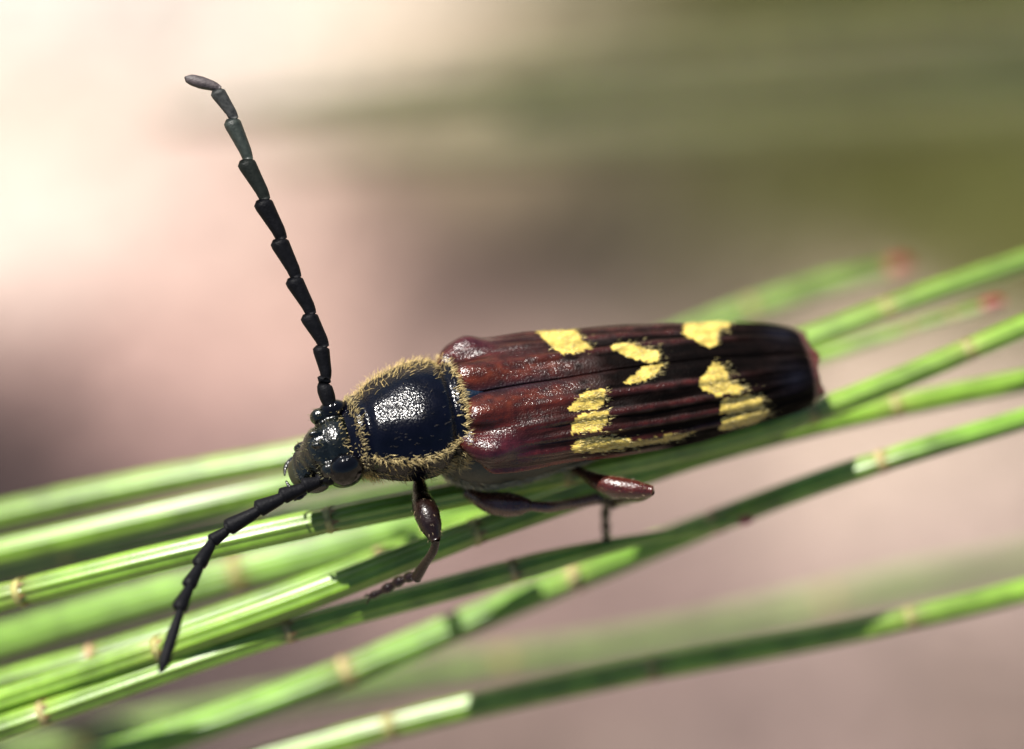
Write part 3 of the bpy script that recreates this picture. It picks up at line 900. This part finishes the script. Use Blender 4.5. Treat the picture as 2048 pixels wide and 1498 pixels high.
# a short second segment between scape and third
s2 = tuple(np.array(JU[1]) * .86 + np.array(JU[2]) * .14)
JU = JU[:1] + [JU[1], s2] + JU[2:]
WU = [33, 27, 34, 36, 37, 38, 39, 37, 35, 31, 28]
a, am, at_ = M['antenna'], M['antenna_mid'], M['antenna_tip']
a7 = material('antenna_dark_grey_shell', (0.010, 0.012, 0.010), 0.5, noise=80, bump=(200, 0.5, 0.003), spec=.12)
a9 = material('antenna_brown_grey_shell', (0.035, 0.036, 0.034), 0.5, noise=80, bump=(200, 0.5, 0.003), spec=.2, ntint=.5)
antenna('raised black saw-toothed antenna with paler curved tip', JU, WU, [a, a, a, a, a, a, a, a7, am, a9, at_], -1)
dl = d_of(-290, 82, -100)
JL = [(680, 946, dl), (648, 959, .03), (637, 963, .035), (608, 975, .04), (563, 996, .05), (515, 1022, .06), (454, 1060, .07), (424, 1085, .08), (398, 1133, .13), (379, 1174, .18), (360, 1220, .23), (322, 1350, .32)]
WL = [38, 28, 34, 35, 37, 36, 30, 31, 31, 31, 27]
antenna('lowered black antenna hanging forward over the stems', JL, WL, [a] * 11, .4)

# ---- legs ---------------------------------------------------------------
def leg(label, fem, fr, tib, tr_, tar, mat, root_px):
    root = empty('leg', fem[0]); under(root, beetle); tag(root, label)
    off = -Vector(root.location)
    def add(name, pts, rad, m, n=36, parent=root, flat=1.0):
        q, _ = resample(pts, n)
        rr = np.interp(np.linspace(0, 1, n), np.linspace(0, 1, len(rad)), rad) * S
        v, f = tube(q, rr, 18, flat=flat)
        o = mesh_obj(name, v, f, m); o.parent = parent; o.matrix_parent_inverse.translation = off
        return o, q, rr
    o, q, rr = add('femur', fem, fr, mat)
    add('tibia', tib, tr_, mat)
    # tarsus: four lobed joints and two claws
    tq, _ = resample(tar, 41)
    for k in range(4):
        a_, b_ = k * 10, k * 10 + 10
        seg = tq[a_:b_ + 1]
        add('tarsus_joint', seg, [7, 8.5, 10.5, 10.5, 7.5] if k < 3 else [6, 6, 7, 8, 6], M['leg'], n=12)
    dirn = tq[-1] - tq[-3]; dirn /= np.linalg.norm(dirn)
    sd = np.cross(dirn, [0, 0, 1]); sd /= np.linalg.norm(sd)
    for s_ in (1, -1):
        e = tq[-1]
        pts = np.array([e, e + S*(7*dirn + s_*6*sd), e + S*(13*dirn + s_*9*sd) - np.array([0, 0, 5*S]), e + S*(15*dirn + s_*9*sd) - np.array([0, 0, 12*S])])
        add('claw', pts, [2.6, 2.2, 1.4, .4], M['leg'], n=10)
    # sparse bristles on the femur
    n = 90
    i = rng.integers(2, len(q) - 2, n); dv = rng.normal(size=(n, 3)); tn = q[i + 1] - q[i - 1]; tn /= np.linalg.norm(tn, axis=1)[:, None]
    dv -= (dv * tn).sum(1)[:, None] * tn; dv /= np.linalg.norm(dv, axis=1)[:, None]
    v, f, c = hairs(q[i] + dv * rr[i][:, None], dv * .5 + tn, rng.uniform(6, 12, n) * S, .5 * S, col=np.array([.30, .22, .12]) * rng.uniform(.4, 1.2, (n, 1)))
    h = mesh_obj('leg_hair', v, f, M['hair'], col=c); h.parent = root; h.matrix_parent_inverse.translation = off; h['kind'] = 'stuff'
    return root

dc = d_of(-110, 60, -175)
pp = lambda *q: [P(*a) for a in q]
leg('front leg with thick dark femur, foot on the glossy stem',
    pp((836, 945, dc), (842, 990, dc + .05), (856, 1035, .0), (872, 1082, .02)), [11, 13, 18, 24, 26, 22, 10],
    pp((873, 1078, .02), (868, 1098, .0), (848, 1130, -.05), (832, 1156, -.09)), [8, 9, 8.5, 10, 11],
    pp((832, 1150, -.09), (800, 1162, -.12), (768, 1180, -.145), (742, 1192, -.16)), M['leg'], None)
dm = d_of(40, 70, -200)
leg('middle leg laid back along the stems, dark red-brown',
    pp((935, 985, dm), (965, 1001, dm + .03), (1010, 1009, dm + .05), (1062, 1011, dm + .06)), [12, 15, 20, 24, 26, 22, 11],
    pp((1055, 1011, dm + .06), (1090, 1014, dm + .04), (1140, 1008, dm - .02), (1192, 997, dm - .08)), [10, 12, 11, 12, 13],
    pp((1190, 997, dm - .08), (1210, 1002, dm - .12), (1228, 1008, dm - .16), (1246, 1004, dm - .2)), M['leg_brown'], None)
dh = d_of(230, 70, -170)
leg('hind leg with shiny red club-shaped femur',
    pp((1130, 925, dh), (1168, 948, dh + .06), (1215, 970, dh + .12), (1265, 978, dh + .14), (1306, 982, dh + .15)), [9, 9, 11, 16, 20, 21, 18, 10],
    pp((1302, 984, dh + .15), (1290, 992, dh + .1), (1250, 1000, dh - .05), (1214, 1008, dh - .16)), [8, 8, 8, 9, 10],
    pp((1214, 1006, dh - .16), (1211, 1030, dh - .20), (1212, 1052, dh - .24), (1213, 1080, -.29)), M['leg_red'], None)
# far-side legs, folded under the body
def bl(*q):
    return [B(*a) for a in q]
leg('far front leg tucked under the thorax', bl((-110, -40, -165), (-120, -70, -200), (-118, -82, -225)), [9, 13, 18, 18, 8],
    bl((-118, -82, -222), (-135, -72, -260), (-150, -64, -300)), [8, 9, 10],
    bl((-150, -64, -298), (-165, -58, -325), (-175, -54, -350), (-186, -48, -372)), M['leg'], None)
leg('far middle leg tucked under the body', bl((60, -60, -195), (90, -85, -215), (130, -92, -222)), [9, 13, 18, 18, 8],
    bl((130, -92, -220), (150, -84, -260), (165, -70, -300)), [8, 9, 10],
    bl((165, -70, -298), (180, -60, -320), (196, -52, -338), (210, -46, -356)), M['leg'], None)
leg('far hind leg tucked under the abdomen', bl((230, -60, -170), (290, -80, -185), (360, -84, -185)), [9, 11, 17, 19, 8],
    bl((360, -84, -183), (385, -76, -225), (405, -64, -270)), [8, 9, 10],
    bl((405, -64, -268), (420, -56, -295), (438, -50, -318), (455, -44, -338)), M['leg_red'], None)
